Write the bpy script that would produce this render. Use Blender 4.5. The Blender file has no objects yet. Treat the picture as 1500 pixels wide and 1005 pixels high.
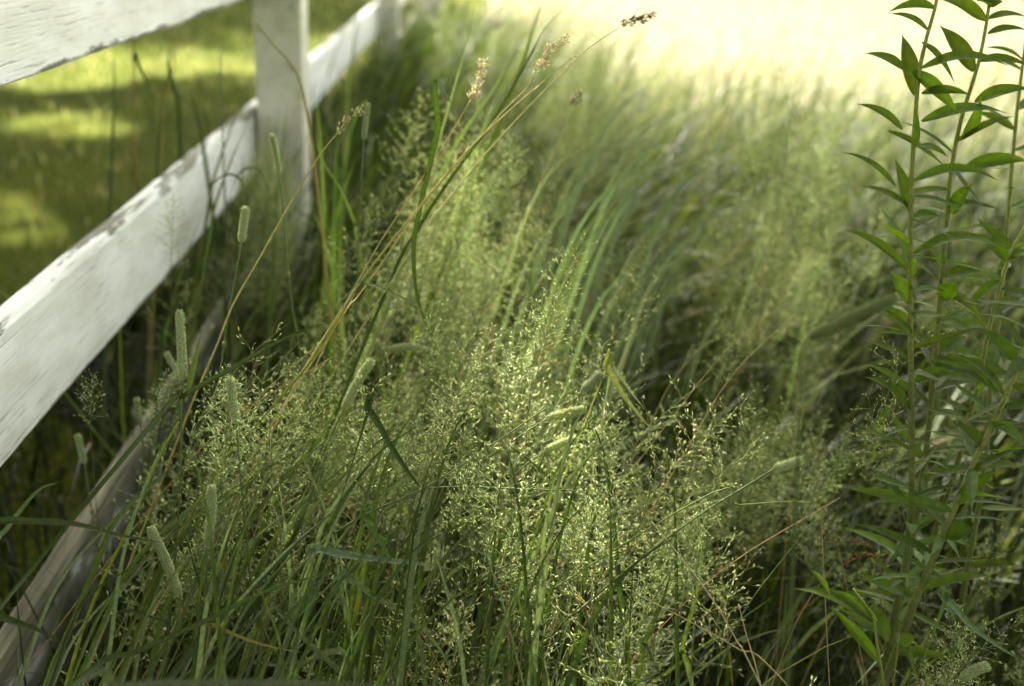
import bpy, math, random
import numpy as np
from mathutils import Vector, Matrix
R = math.radians
rng = np.random.default_rng(7)
random.seed(7)
sc = bpy.context.scene
col = sc.collection

# ------------------------------------------------------------------ camera
F = 35 / 36 * 1500                       # focal length in photo pixels (1500 x 1005)
CAM = np.array([0.0, 0.0, 1.02])
roll = R(3.0)
_v = np.array([(700 - 750) / F, (502.5 + 120) / F, -1.0])           # where the fence runs to
_u = np.array([math.sin(roll), math.cos(roll), 0.0]); _u[2] = _v[0] * _u[0] + _v[1] * _u[1]
_Y = _v / np.linalg.norm(_v); _Z = _u / np.linalg.norm(_u); _X = np.cross(_Y, _Z)
ROT = np.stack([_X, _Y, _Z])             # camera vector -> world vector

def P(px, py, D):
    """world point seen at photo pixel px,py at depth D metres"""
    return CAM + ROT @ np.array([(px - 750) / F * D, -(py - 502.5) / F * D, -D])

def project(p):
    q = ROT.T @ (np.asarray(p) - CAM)
    return 750 + F * q[0] / -q[2], 502.5 - F * q[1] / -q[2], -q[2]

def on_x(px, py, X):
    """world point seen at px,py on the plane x = X"""
    d = P(px, py, 1.0) - CAM
    return CAM + d * (X - CAM[0]) / d[0]

cd = bpy.data.cameras.new('camera'); cam = bpy.data.objects.new('camera', cd); col.objects.link(cam)
cam.matrix_world = Matrix(np.vstack([np.hstack([ROT, CAM[:, None]]), [0, 0, 0, 1]]).tolist())
cd.lens = 35; cd.sensor_width = 36; cd.sensor_fit = 'HORIZONTAL'
cd.clip_start = 0.02; cd.clip_end = 2000
cd.dof.use_dof = True; cd.dof.focus_distance = 0.90; cd.dof.aperture_fstop = 3.1
cd.dof.aperture_blades = 0
sc.camera = cam

# ------------------------------------------------------------------ world, sun, exposure
SUN = np.array([-0.20, 0.74, 0.62]); SUN /= np.linalg.norm(SUN)     # towards the sun
w = bpy.data.worlds.new('World'); sc.world = w; w.use_nodes = True
nt = w.node_tree; nt.nodes.clear()
sky = nt.nodes.new('ShaderNodeTexSky'); sky.sky_type = 'NISHITA'; sky.sun_disc = False
sky.sun_elevation = math.asin(SUN[2]); sky.sun_rotation = math.atan2(SUN[0], SUN[1])
sky.dust_density = 3.0; sky.air_density = 1.0
hs = nt.nodes.new('ShaderNodeHueSaturation'); hs.inputs['Saturation'].default_value = 0.30
bg = nt.nodes.new('ShaderNodeBackground'); bg.inputs['Strength'].default_value = 0.078
wo = nt.nodes.new('ShaderNodeOutputWorld')
nt.links.new(sky.outputs[0], hs.inputs['Color']); wb = nt.nodes.new('ShaderNodeMix'); wb.data_type = 'RGBA'; wb.blend_type = 'MULTIPLY'; wb.inputs[0].default_value = 1; wb.inputs[7].default_value = (1.0, 0.99, 0.86, 1)   # the photo's warm balance
nt.links.new(hs.outputs[0], wb.inputs[6]); nt.links.new(wb.outputs[2], bg.inputs['Color'])
nt.links.new(bg.outputs[0], wo.inputs['Surface'])
sl = bpy.data.lights.new('sun', 'SUN'); sl.energy = 5.0; sl.angle = R(1.0); sl.color = (1.0, 0.93, 0.78)
so = bpy.data.objects.new('sun', sl); col.objects.link(so)
so.rotation_euler = Vector(SUN.tolist()).to_track_quat('Z', 'Y').to_euler(); so.location = (SUN * 30).tolist()
sc.view_settings.view_transform = 'Standard'; sc.view_settings.look = 'None'
sc.view_settings.exposure = 3.18; sc.view_settings.gamma = 1.0
sc.render.engine = 'CYCLES'
sc.cycles.max_bounces = 7; sc.cycles.diffuse_bounces = 2; sc.cycles.glossy_bounces = 2
sc.cycles.transmission_bounces = 3; sc.cycles.transparent_max_bounces = 4
sc.cycles.use_denoising = True
sc.cycles.caustics_reflective = False; sc.cycles.caustics_refractive = False
sc.cycles.sample_clamp_indirect = 6

# ------------------------------------------------------------------ materials
def mat(name):
    m = bpy.data.materials.new(name); m.use_nodes = True
    t = m.node_tree; t.nodes.clear()
    return m, t, t.nodes.new('ShaderNodeOutputMaterial')

def N(t, k, **kw):
    n = t.nodes.new(k)
    for a, b in kw.items():
        if a.startswith('i_'): n.inputs[a[2:].replace('_', ' ')].default_value = b
        else: setattr(n, a, b)
    return n

def ramp(t, stops, src, interp='LINEAR'):
    r = t.nodes.new('ShaderNodeValToRGB'); r.color_ramp.interpolation = interp
    e = r.color_ramp.elements
    while len(e) < len(stops): e.new(0.5)
    for k, (p, c) in enumerate(stops):
        e[k].position = p; e[k].color = (*c, 1) if len(c) == 3 else c
    t.links.new(src, r.inputs[0]); return r.outputs[0]

def mixc(t, fac, a, b, mode='MIX'):
    n = t.nodes.new('ShaderNodeMix'); n.data_type = 'RGBA'; n.blend_type = mode
    for k, v in ((0, fac), (6, a), (7, b)):
        if hasattr(v, 'is_linked'): t.links.new(v, n.inputs[k])
        else: n.inputs[k].default_value = v if k == 0 else (*v, 1)
    return n.outputs[2]

def leaf_mat(name, rough=0.42, spec=0.5, trans=0.4, tgain=(1.5, 1.6, 0.7), nscale=260, var=0.25, veins=False):
    """plant tissue: the colour comes from the mesh attribute 'col', light also passes through it"""
    m, t, out = mat(name)
    at = N(t, 'ShaderNodeAttribute', attribute_name='col')
    tc = N(t, 'ShaderNodeTexCoord')
    nz = N(t, 'ShaderNodeTexNoise'); nz.inputs['Scale'].default_value = nscale; nz.inputs['Detail'].default_value = 4
    t.links.new(tc.outputs['Object'], nz.inputs['Vector'])
    v = ramp(t, [(0.3, (1 - var,) * 3), (0.7, (1 + var, 1 + var, 1 + var * 0.8))], nz.outputs['Fac'])
    c = mixc(t, 1.0, at.outputs['Color'], v, 'MULTIPLY')
    p = N(t, 'ShaderNodeBsdfPrincipled'); p.inputs['Roughness'].default_value = rough
    p.inputs['Specular IOR Level'].default_value = spec
    t.links.new(c, p.inputs['Base Color'])
    tr = N(t, 'ShaderNodeBsdfTranslucent')
    t.links.new(mixc(t, 1.0, c, tgain, 'MULTIPLY'), tr.inputs['Color'])
    ms = N(t, 'ShaderNodeMixShader'); ms.inputs[0].default_value = trans
    t.links.new(p.outputs[0], ms.inputs[1]); t.links.new(tr.outputs[0], ms.inputs[2])
    t.links.new(ms.outputs[0], out.inputs['Surface'])
    if veins:
        b = N(t, 'ShaderNodeBump'); b.inputs['Strength'].default_value = 0.5; b.inputs['Distance'].default_value = 0.0006
        n2 = N(t, 'ShaderNodeTexNoise'); n2.inputs['Scale'].default_value = 330
        t.links.new(tc.outputs['Object'], n2.inputs['Vector'])
        t.links.new(n2.outputs['Fac'], b.inputs['Height']); t.links.new(b.outputs[0], p.inputs['Normal'])
    return m

M_blade = leaf_mat('grass_blade', 0.40, 0.35, 0.30)
M_mass = leaf_mat('meadow_blade', 0.45, 0.25, 0.28, (1.5, 1.6, 0.5))
M_stem = leaf_mat('grass_stem', 0.55, 0.2, 0.15)
M_seed = leaf_mat('grass_seed', 0.7, 0.15, 0.3, (1.3, 1.3, 0.9), 700)
M_leaf = leaf_mat('herb_leaf', 0.6, 0.18, 0.45, (1.8, 1.9, 0.4), 120, 0.2, True)
M_lawn = leaf_mat('lawn_blade', 0.8, 0.03, 0.45, (1.7, 1.6, 1.2))
M_glare = leaf_mat('glare_blade', 0.8, 0.03, 0.4, (1.15, 1.12, 1.05))  # mown lawn blades with sun glare put into their colour
M_tree = leaf_mat('tree_leaf', 0.6, 0.2, 0.15, (1.3, 1.5, 0.6), 4)

def ground_mat():
    m, t, out = mat('lawn_ground')
    tc = N(t, 'ShaderNodeTexCoord')
    n1 = N(t, 'ShaderNodeTexNoise'); n1.inputs['Scale'].default_value = 1.6; n1.inputs['Detail'].default_value = 8
    n2 = N(t, 'ShaderNodeTexNoise'); n2.inputs['Scale'].default_value = 40; n2.inputs['Detail'].default_value = 6
    for n in (n1, n2): t.links.new(tc.outputs['Object'], n.inputs['Vector'])
    c1 = ramp(t, [(0.3, (0.04, 0.055, 0.005)), (0.55, (0.07, 0.082, 0.008)), (0.75, (0.11, 0.11, 0.02))], n1.outputs['Fac'])
    c2 = ramp(t, [(0.3, (0.6,) * 3), (0.7, (1.35,) * 3)], n2.outputs['Fac'])
    c = mixc(t, 1.0, c1, c2, 'MULTIPLY')
    p = N(t, 'ShaderNodeBsdfPrincipled'); p.inputs['Roughness'].default_value = 1.0; p.inputs['Specular IOR Level'].default_value = 0.03
    t.links.new(c, p.inputs['Base Color'])
    b = N(t, 'ShaderNodeBump'); b.inputs['Strength'].default_value = 0.7; b.inputs['Distance'].default_value = 0.03
    t.links.new(n2.outputs['Fac'], b.inputs['Height']); t.links.new(b.outputs[0], p.inputs['Normal'])
    t.links.new(p.outputs[0], out.inputs['Surface'])
    return m

def soil_mat():
    m, t, out = mat('meadow_soil')
    tc = N(t, 'ShaderNodeTexCoord')
    n2 = N(t, 'ShaderNodeTexNoise'); n2.inputs['Scale'].default_value = 30; n2.inputs['Detail'].default_value = 9
    t.links.new(tc.outputs['Object'], n2.inputs['Vector'])
    c = ramp(t, [(0.35, (0.010, 0.011, 0.003)), (0.55, (0.022, 0.022, 0.006)), (0.75, (0.05, 0.046, 0.015))], n2.outputs['Fac'])
    p = N(t, 'ShaderNodeBsdfPrincipled'); p.inputs['Roughness'].default_value = 1.0; p.inputs['Specular IOR Level'].default_value = 0.05
    t.links.new(c, p.inputs['Base Color'])
    b = N(t, 'ShaderNodeBump'); b.inputs['Distance'].default_value = 0.03
    t.links.new(n2.outputs['Fac'], b.inputs['Height']); t.links.new(b.outputs[0], p.inputs['Normal'])
    t.links.new(p.outputs[0], out.inputs['Surface'])
    return m

def paint_mat(name, wear):
    """white painted board along y: chipped paint over grey-brown wood, grain, cracks"""
    m, t, out = mat(name)
    tc = N(t, 'ShaderNodeTexCoord')
    def noise(scale, sx, sy, sz, det=8, rough=0.6):
        mp = N(t, 'ShaderNodeMapping'); mp.inputs['Scale'].default_value = (sx, sy, sz)
        t.links.new(tc.outputs['Object'], mp.inputs['Vector'])
        n = N(t, 'ShaderNodeTexNoise'); n.inputs['Scale'].default_value = scale
        n.inputs['Detail'].default_value = det; n.inputs['Roughness'].default_value = rough
        t.links.new(mp.outputs[0], n.inputs['Vector']); return n.outputs['Fac']
    grain = noise(60, 1, 0.06, 1)
    fine = noise(300, 1, 0.035, 1, 4)
    blot = noise(14, 1, 0.5, 1, 6)
    streak = noise(26, 1, 0.16, 1, 9, 0.7)
    # wood under the paint
    wood = ramp(t, [(0.25, (0.09, 0.085, 0.055)), (0.5, (0.19, 0.185, 0.14)), (0.8, (0.34, 0.33, 0.27))], grain)
    if wear == 1: wood = ramp(t, [(0.34, (0.05, 0.045, 0.025)), (0.5, (0.155, 0.14, 0.09)), (0.66, (0.34, 0.31, 0.22))], grain)
    # paint: white, faint grey-green dirt; post and low rail tones also carry shade
    grime_shade = ramp(t, [(0.35, (0.66, 0.66, 0.61)), (0.6, (0.80, 0.80, 0.79))], blot) if wear != 1 else ramp(t, [(0.38, (0.06, 0.065, 0.035)), (0.56, (0.24, 0.235, 0.19)), (0.63, (0.6, 0.6, 0.57))], blot)  # low rail: weathered blotches, deepened further for the shade on it
    if wear == .5: grime_shade = mixc(t, 1.0, grime_shade, (.82, .79, .66), 'MULTIPLY')  # post tint: shade of its front face put into the paint
    gr2 = ramp(t, [(0.28, (0.72, 0.70, 0.64)), (0.5, (1, 1, 1))], streak)
    crack = ramp(t, [(0.32, (0.45, 0.43, 0.37)), (0.40, (1, 1, 1))], fine)
    pc = mixc(t, 1.0, mixc(t, 1.0, grime_shade, gr2, 'MULTIPLY'), crack, 'MULTIPLY')
    # wear mask: stored per vertex (top edges) + noise
    at = N(t, 'ShaderNodeAttribute', attribute_name='wear')
    ad = N(t, 'ShaderNodeMath', operation='MULTIPLY_ADD'); t.links.new(at.outputs['Fac'], ad.inputs[0])
    ad.inputs[1].default_value = 0.42 if wear < 1 else 0.5
    t.links.new(streak, ad.inputs[2])
    a2 = N(t, 'ShaderNodeMath', operation='MULTIPLY_ADD'); t.links.new(grain, a2.inputs[0]); a2.inputs[1].default_value = 0.35
    t.links.new(ad.outputs[0], a2.inputs[2])
    lo = 0.95 if wear < 1 else 0.78
    mask = ramp(t, [(lo - 0.03, (0, 0, 0)), (lo + 0.02, (1, 1, 1))], a2.outputs[0])
    c = mixc(t, mask, pc, wood)
    p = N(t, 'ShaderNodeBsdfPrincipled')
    t.links.new(c, p.inputs['Base Color'])
    t.links.new(ramp(t, [(0, (0.5,) * 3), (1, (0.9,) * 3)], mask), p.inputs['Roughness'])
    inv = N(t, 'ShaderNodeMath', operation='SUBTRACT'); inv.inputs[0].default_value = 1.0; t.links.new(mask, inv.inputs[1])
    hsum = N(t, 'ShaderNodeMath', operation='MULTIPLY_ADD'); t.links.new(fine, hsum.inputs[0]); hsum.inputs[1].default_value = 0.7
    t.links.new(inv.outputs[0], hsum.inputs[2])
    b = N(t, 'ShaderNodeBump'); b.inputs['Strength'].default_value = 0.8; b.inputs['Distance'].default_value = 0.0012
    t.links.new(hsum.outputs[0], b.inputs['Height']); t.links.new(b.outputs[0], p.inputs['Normal'])
    t.links.new(p.outputs[0], out.inputs['Surface'])
    return m

def bark_mat():
    m, t, out = mat('tree_bark')
    tc = N(t, 'ShaderNodeTexCoord')
    n = N(t, 'ShaderNodeTexNoise'); n.inputs['Scale'].default_value = 8; n.inputs['Detail'].default_value = 8
    t.links.new(tc.outputs['Object'], n.inputs['Vector'])
    p = N(t, 'ShaderNodeBsdfPrincipled'); p.inputs['Roughness'].default_value = 0.9
    t.links.new(ramp(t, [(0.3, (0.05, 0.04, 0.03)), (0.7, (0.16, 0.13, 0.1))], n.outputs['Fac']), p.inputs['Base Color'])
    t.links.new(p.outputs[0], out.inputs['Surface'])
    return m

# ------------------------------------------------------------------ mesh helpers
class MB:
    """collects vertices (with a colour each) and faces, then links ONE mesh object"""
    def __init__(s): s.v = []; s.c = []; s.f = []
    def add(s, verts, faces, c):
        o = len(s.v)
        s.v.extend([tuple(map(float, p)) for p in verts])
        if len(c) == 3 and not hasattr(c[0], '__len__'): s.c.extend([tuple(c)] * len(verts))
        else: s.c.extend([tuple(q) for q in c])
        s.f.extend([tuple(i + o for i in f) for f in faces])
    def mesh(s, name, m, origin=(0, 0, 0), smooth=True):
        me = bpy.data.meshes.new(name)
        vv = np.array(s.v) - np.array(origin)
        me.from_pydata(vv.tolist(), [], s.f)
        a = me.color_attributes.new('col', 'FLOAT_COLOR', 'POINT')
        cc = np.ones((len(s.v), 4), np.float32); cc[:, :3] = np.array(s.c)
        a.data.foreach_set('color', cc.ravel())
        if smooth: me.polygons.foreach_set('use_smooth', [True] * len(me.polygons))
        me.materials.append(m); return me
    def build(s, name, m, parent=None, origin=(0, 0, 0), smooth=True):
        o = bpy.data.objects.new(name, s.mesh(name, m, origin, smooth)); col.objects.link(o)
        if parent is not None: o.parent = parent
        else: o.location = tuple(map(float, origin))
        return o

def tag(o, label=None, cat=None, group=None, kind=None):
    if label: o['label'] = label
    if cat: o['category'] = cat
    if group: o['group'] = group
    if kind: o['kind'] = kind
    elif cat: o['kind'] = 'thing'
    return o

def empty(name, loc):
    o = bpy.data.objects.new(name, None); col.objects.link(o); o.location = tuple(map(float, loc))
    o.empty_display_size = 0.02; return o

def unit(a): a = np.asarray(a, float); return a / (np.linalg.norm(a) + 1e-12)

def smooth_path(pts, n):
    """Catmull-Rom through the points, n samples"""
    p = np.array(pts, float)
    if len(p) == 2: return np.linspace(p[0], p[1], n)
    q = np.vstack([2 * p[0] - p[1], p, 2 * p[-1] - p[-2]])
    out = []
    for t in np.linspace(0, len(p) - 1 - 1e-6, n):
        i = int(t); u = t - i; a, b, c, d = q[i:i + 4]
        out.append(0.5 * (2 * b + (c - a) * u + (2 * a - 5 * b + 4 * c - d) * u * u + (3 * b - a - 3 * c + d) * u ** 3))
    return np.array(out)

def tube(mb, path, r0, r1, c0, c1=None, sides=6, cap=True):
    path = np.asarray(path, float); n = len(path); c1 = c0 if c1 is None else c1
    t = np.gradient(path, axis=0); ref = np.array([0.31, -0.87, 0.38])
    V = []; C = []
    for i in range(n):
        d = unit(t[i]); a = unit(np.cross(d, ref)); b = np.cross(d, a); f = i / (n - 1)
        r = r0 + (r1 - r0) * f if not hasattr(r0, '__len__') else r0[i]
        c = np.array(c0) * (1 - f) + np.array(c1) * f
        for k in range(sides):
            g = 2 * math.pi * k / sides
            V.append(path[i] + (a * math.cos(g) + b * math.sin(g)) * r); C.append(c)
    Fc = [(i * sides + k, i * sides + (k + 1) % sides, (i + 1) * sides + (k + 1) % sides, (i + 1) * sides + k)
          for i in range(n - 1) for k in range(sides)]
    if cap: Fc += [tuple(range(sides))[::-1], tuple((n - 1) * sides + k for k in range(sides))]
    mb.add(V, Fc, C)

def ribbon(mb, path, width, nrm, c0, c1=None, fold=0.25, shape='blade', twist=0.0):
    """folded leaf along path; nrm = rough surface normal"""
    path = np.asarray(path, float); n = len(path); c1 = c0 if c1 is None else c1
    t = np.gradient(path, axis=0); V = []; C = []
    ip = int(np.argmax(path[:, 2])); pk = 0 if ip > n - 4 or shape != 'blade' else max(0, ip / (n - 1) * .8)
    for i in range(n):
        f = i / (n - 1); d = unit(t[i]); s = unit(np.cross(d, nrm)); nn = unit(np.cross(s, d))
        a = twist * f; s, nn = s * math.cos(a) + nn * math.sin(a), nn * math.cos(a) - s * math.sin(a)
        if shape == 'blade': wd = width * min(1, 0.45 + 1.6 * f) * (1 - f ** 3.0) * (0.16 if f < pk else min(1, .16 + (f - pk) * 9))
        else: wd = width * max(0, math.sin(math.pi * min(1, f * 0.97 + 0.03) ** 0.68)) ** 1.25
        wd = max(wd, width * 0.03) / 2
        dz = nn * wd * fold
        V += [path[i] - s * wd + dz, path[i] - s * wd * 0.5 + dz * 0.45, path[i], path[i] + s * wd * 0.5 + dz * 0.45, path[i] + s * wd + dz]
        c = np.array(c0) * (1 - f) + np.array(c1) * f
        C += [c, c, c * 1.18, c, c]
    Fc = [(i * 5 + k, i * 5 + k + 1, (i + 1) * 5 + k + 1, (i + 1) * 5 + k) for i in range(n - 1) for k in range(4)]
    mb.add(V, Fc, C)

def spikelet(mb, p, d, L, r, c):
    d = unit(d); a = unit(np.cross(d, [0.3, 0.5, 0.81])); b = np.cross(d, a); m = p + d * L * 0.42
    q = 4
    V = [p] + [m + (a * math.cos(k * 1.5708) * r + b * math.sin(k * 1.5708) * r * 0.7) for k in range(q)] + [p + d * L]
    Fc = [(0, 1 + (k + 1) % q, 1 + k) for k in range(q)] + [(5, 1 + k, 1 + (k + 1) % q) for k in range(q)]
    mb.add(V, Fc, c)

def vary(c, a=0.15):
    return tuple(max(0.002, x * (1 + random.uniform(-a, a))) for x in np.array(c) * (1 + random.uniform(-a, a)))

# big numpy mesh of many blades -> one object
def blades(name, root, L, wid, lean, bend, colr, m, seg=6, facing=None, origin=(0, 0, 0), flat=False):
    n = len(L); s = np.linspace(0, 1, seg + 1)
    az = lean
    dirh = np.stack([np.cos(az), np.sin(az), np.zeros(n)], 1)
    side = np.stack([-np.sin(az), np.cos(az), np.zeros(n)], 1)
    if facing is not None:
        ca, sa = np.cos(facing)[:, None], np.sin(facing)[:, None]
        side = side * ca + dirh * sa
    # angle from vertical grows along the blade
    th0 = bend[:, 0]; th1 = bend[:, 1]
    ang = th0[:, None] + (th1 - th0)[:, None] * s[None, :] ** 1.7
    step = L[:, None] / seg
    dx = np.sin(ang) * step; dz = np.cos(ang) * step
    cx = np.concatenate([np.zeros((n, 1)), np.cumsum(dx[:, :-1], 1)], 1)
    cz = np.concatenate([np.zeros((n, 1)), np.cumsum(dz[:, :-1], 1)], 1)
    pos = root[:, None, :] + dirh[:, None, :] * cx[:, :, None]; pos[:, :, 2] += cz
    wprof = np.minimum(1, 0.6 + 1.5 * s) * (1 - s ** 3)
    wprof[-1] = 0.04
    hw = wid[:, None] * wprof[None, :] / 2
    if flat:
        vv = np.stack([pos - side[:, None, :] * hw[..., None], pos + side[:, None, :] * hw[..., None]], 2); k = 2
    else:
        nrm = np.zeros_like(pos); nrm[..., 2] = hw * 0.5
        nrm += -dirh[:, None, :] * hw[..., None] * 0.3
        vv = np.stack([pos - side[:, None, :] * hw[..., None] + nrm, pos, pos + side[:, None, :] * hw[..., None] + nrm], 2); k = 3
    V = vv.reshape(-1, 3) - np.array(origin)
    base = (np.arange(n) * (seg + 1) * k)[:, None, None]
    i = np.arange(seg)[None, :, None] * k; j = np.arange(k - 1)[None, None, :]
    a = base + i + j
    Fq = np.stack([a, a + 1, a + k + 1, a + k], -1).reshape(-1, 4)
    me = bpy.data.meshes.new(name)
    me.vertices.add(len(V)); me.vertices.foreach_set('co', V.astype(np.float32).ravel())
    me.loops.add(Fq.size); me.loops.foreach_set('vertex_index', Fq.astype(np.int32).ravel())
    me.polygons.add(len(Fq)); me.polygons.foreach_set('loop_start', np.arange(len(Fq), dtype=np.int32) * 4)
    me.polygons.foreach_set('use_smooth', np.ones(len(Fq), bool))
    me.update(calc_edges=True)
    at = me.color_attributes.new('col', 'FLOAT_COLOR', 'POINT')
    cc = np.ones((n, (seg + 1) * k, 4), np.float32); cc[:, :, :3] = colr[:, None, :]
    at.data.foreach_set('color', cc.ravel())
    me.materials.append(m)
    o = bpy.data.objects.new(name, me); col.objects.link(o); o.location = origin
    return o

def pick_cols(n, pal, wts, a=0.2):
    pal = np.array(pal); k = rng.choice(len(pal), n, p=np.array(wts) / sum(wts))
    return np.clip(pal[k] * (1 + rng.uniform(-a, a, (n, 1))) * (1 + rng.uniform(-a / 2, a / 2, (n, 3))), 0.002, 1).astype(np.float32)

# ------------------------------------------------------------------ ground
def sheet(name, pts, z, m, sub=1):
    me = bpy.data.meshes.new(name)
    me.from_pydata([(x, y, z) for x, y in pts], [], [tuple(range(len(pts)))])
    me.materials.append(m); o = bpy.data.objects.new(name, me); col.objects.link(o); return o
tag(sheet('ground', [(-300, -300), (300, -300), (300, 500), (-300, 500)], 0.0, ground_mat()), kind='structure')
edge = [(-1.6, -1.5), (-1.5, 1.4), (-1.1, 2.1), (3.6, -1.5), (3.8, 2.5), (3.0, 4.2), (1.6, 4.6), (0.4, 5.0), (-0.1, 7.5), (-0.2, 12), (-0.6, 12), (-0.75, 6), (-0.72, 3)]
tag(sheet('meadow_soil', edge, 0.004, soil_mat()), kind='structure')

def field_mat():
    m, t, out = mat('glare_field')
    tc = N(t, 'ShaderNodeTexCoord'); n1 = N(t, 'ShaderNodeTexNoise'); n1.inputs['Scale'].default_value = 5; n1.inputs['Detail'].default_value = 9
    t.links.new(tc.outputs['Object'], n1.inputs['Vector'])
    p = N(t, 'ShaderNodeBsdfPrincipled'); p.inputs['Roughness'].default_value = 0.95; p.inputs['Specular IOR Level'].default_value = 0.1
    t.links.new(ramp(t, [(0.3, (0.12, 0.115, 0.06)), (0.7, (0.17, 0.155, 0.09))], n1.outputs['Fac']), p.inputs['Base Color'])  # paler than the lawn, so the colour holds the sun's glare
    t.links.new(p.outputs[0], out.inputs['Surface']); return m
tag(sheet('field', [(0.2, 5.2), (2.2, 4.4), (4.5, 3.0), (60, 0), (120, 200), (2, 200), (0.1, 11)], 0.008, field_mat()), kind='structure')

# ------------------------------------------------------------------ fence
FX = -0.47                                # right faces of the boards
TH = 0.026
z_up_b = on_x(0, 127, FX)[2]
z_mid_t = on_x(0, 478, FX)[2]; z_mid_b = on_x(0, 688, FX)[2]
z_low_t = on_x(63, 873, FX)[2]
BH = z_mid_t - z_mid_b
print('rails', z_up_b, z_mid_t, z_mid_b, z_low_t, 'board', BH)
y_p1 = on_x(372, 200, FX)[1]
pw = P(440, 200, project(on_x(372, 200, FX))[2])[0] - FX
y_p2 = on_x(553, 20, FX)[1]
print('post y', y_p1, 'width', pw, 'post2', y_p2)
PW = 0.10
SP = y_p2 - y_p1
M_rail = paint_mat('white_rail_paint', 0.6); M_low = paint_mat('worn_rail_paint', 1.0); M_post = paint_mat('post_paint', 0.5)

def board(name, x0, x1, y0, y1, z0, z1, m, parent, along='y', wear_top=1.0, jit=0.0006, lean=0.0):
    n = max(8, int((y1 - y0 if along == 'y' else z1 - z0) / 0.03))
    # cross-section loop (a,b) with bevels; a across, b up (or across 2 for posts)
    A0, A1 = x0, x1
    B0, B1 = (z0, z1) if along == 'y' else (y0, y1)
    bv = 0.003
    sec = [(A0 + bv, B0, .6), (A1 - bv, B0, .6), (A1, B0 + bv, .8)]
    for f in (0.12, 0.3, 0.5, 0.7, 0.84): sec.append((A1, B0 + (B1 - B0) * f, 0.0 if f < .8 else .2))
    sec += [(A1, B1 - bv * 3, .75 if wear_top > .9 else .42), (A1 - bv, B1, wear_top), ((A0 + A1) / 2, B1, wear_top), (A0 + bv, B1, wear_top), (A0, B1 - bv, .8), (A0, (B0 + B1) / 2, 0), (A0, B0 + bv, .7)]
    if along != 'y': sec = [(a, b, w * 0.5) for a, b, w in sec]
    V = []; W = []
    L0, L1 = (y0, y1) if along == 'y' else (z0, z1)
    k = len(sec)
    ph = random.uniform(0, 20)
    for i in range(n + 1):
        l = L0 + (L1 - L0) * i / n
        for j, (a, b, wv) in enumerate(sec):
            ja = jit * math.sin(l * 17 + j * 2.1 + ph) * 0.6 + random.uniform(-jit, jit) * 0.4 * (wv > .1)
            jb = jit * math.sin(l * 11 + j * 1.3 + ph) + random.uniform(-jit, jit) * 0.8 * (wv > .1)
            if along == 'y': V.append((a + ja, l, b + jb))
            else: V.append((a + ja + lean * (l - L0), b + jb, l))
            W.append(wv)
    Fc = [(i * k + j, i * k + (j + 1) % k, (i + 1) * k + (j + 1) % k, (i + 1) * k + j) for i in range(n) for j in range(k)]
    Fc += [tuple(range(k))[::-1], tuple(n * k + j for j in range(k))]
    me = bpy.data.meshes.new(name); org = np.array(parent.location)
    me.from_pydata((np.array(V) - org).tolist(), [], Fc)
    at = me.attributes.new('wear', 'FLOAT', 'POINT'); at.data.foreach_set('value', W)
    me.materials.append(m)
    o = bpy.data.objects.new(name, me); col.objects.link(o); o.parent = parent
    return o

fence = empty('board_fence', (FX, y_p1 + 0.05, 0))
tag(fence, 'white painted wooden three-rail board fence running beside the tall grass', 'fence')
posts = [y_p1 + SP * k for k in range(-1, 5)]
for k, y in enumerate(posts):
    board('post', FX + 0.001, FX + PW, y, y + PW, 0.0, z_up_b + BH + 0.05, M_post, fence, along='z', lean=(0.012 if k == 1 else 0))
def nail(x, y, z, parent):
    mb = MB(); tube(mb, [(x, y, z), (x + 0.0015, y, z)], 0.0035, 0.003, (0.1, 0.08, 0.06), sides=8)
    return mb
for (zt, m) in ((z_up_b + BH, M_rail), (z_mid_t, M_rail), (z_low_t, M_low)):
    for k in range(len(posts) - 1):
        ya, yb = posts[k] + PW / 2, posts[k + 1] + PW / 2
        dz = random.uniform(-0.002, 0.002)
        board('rail', FX - TH, FX, ya + 0.001, yb - 0.001, zt - BH + dz, zt + dz, m, fence, wear_top=(1.0 if m is M_low else .58))

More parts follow.
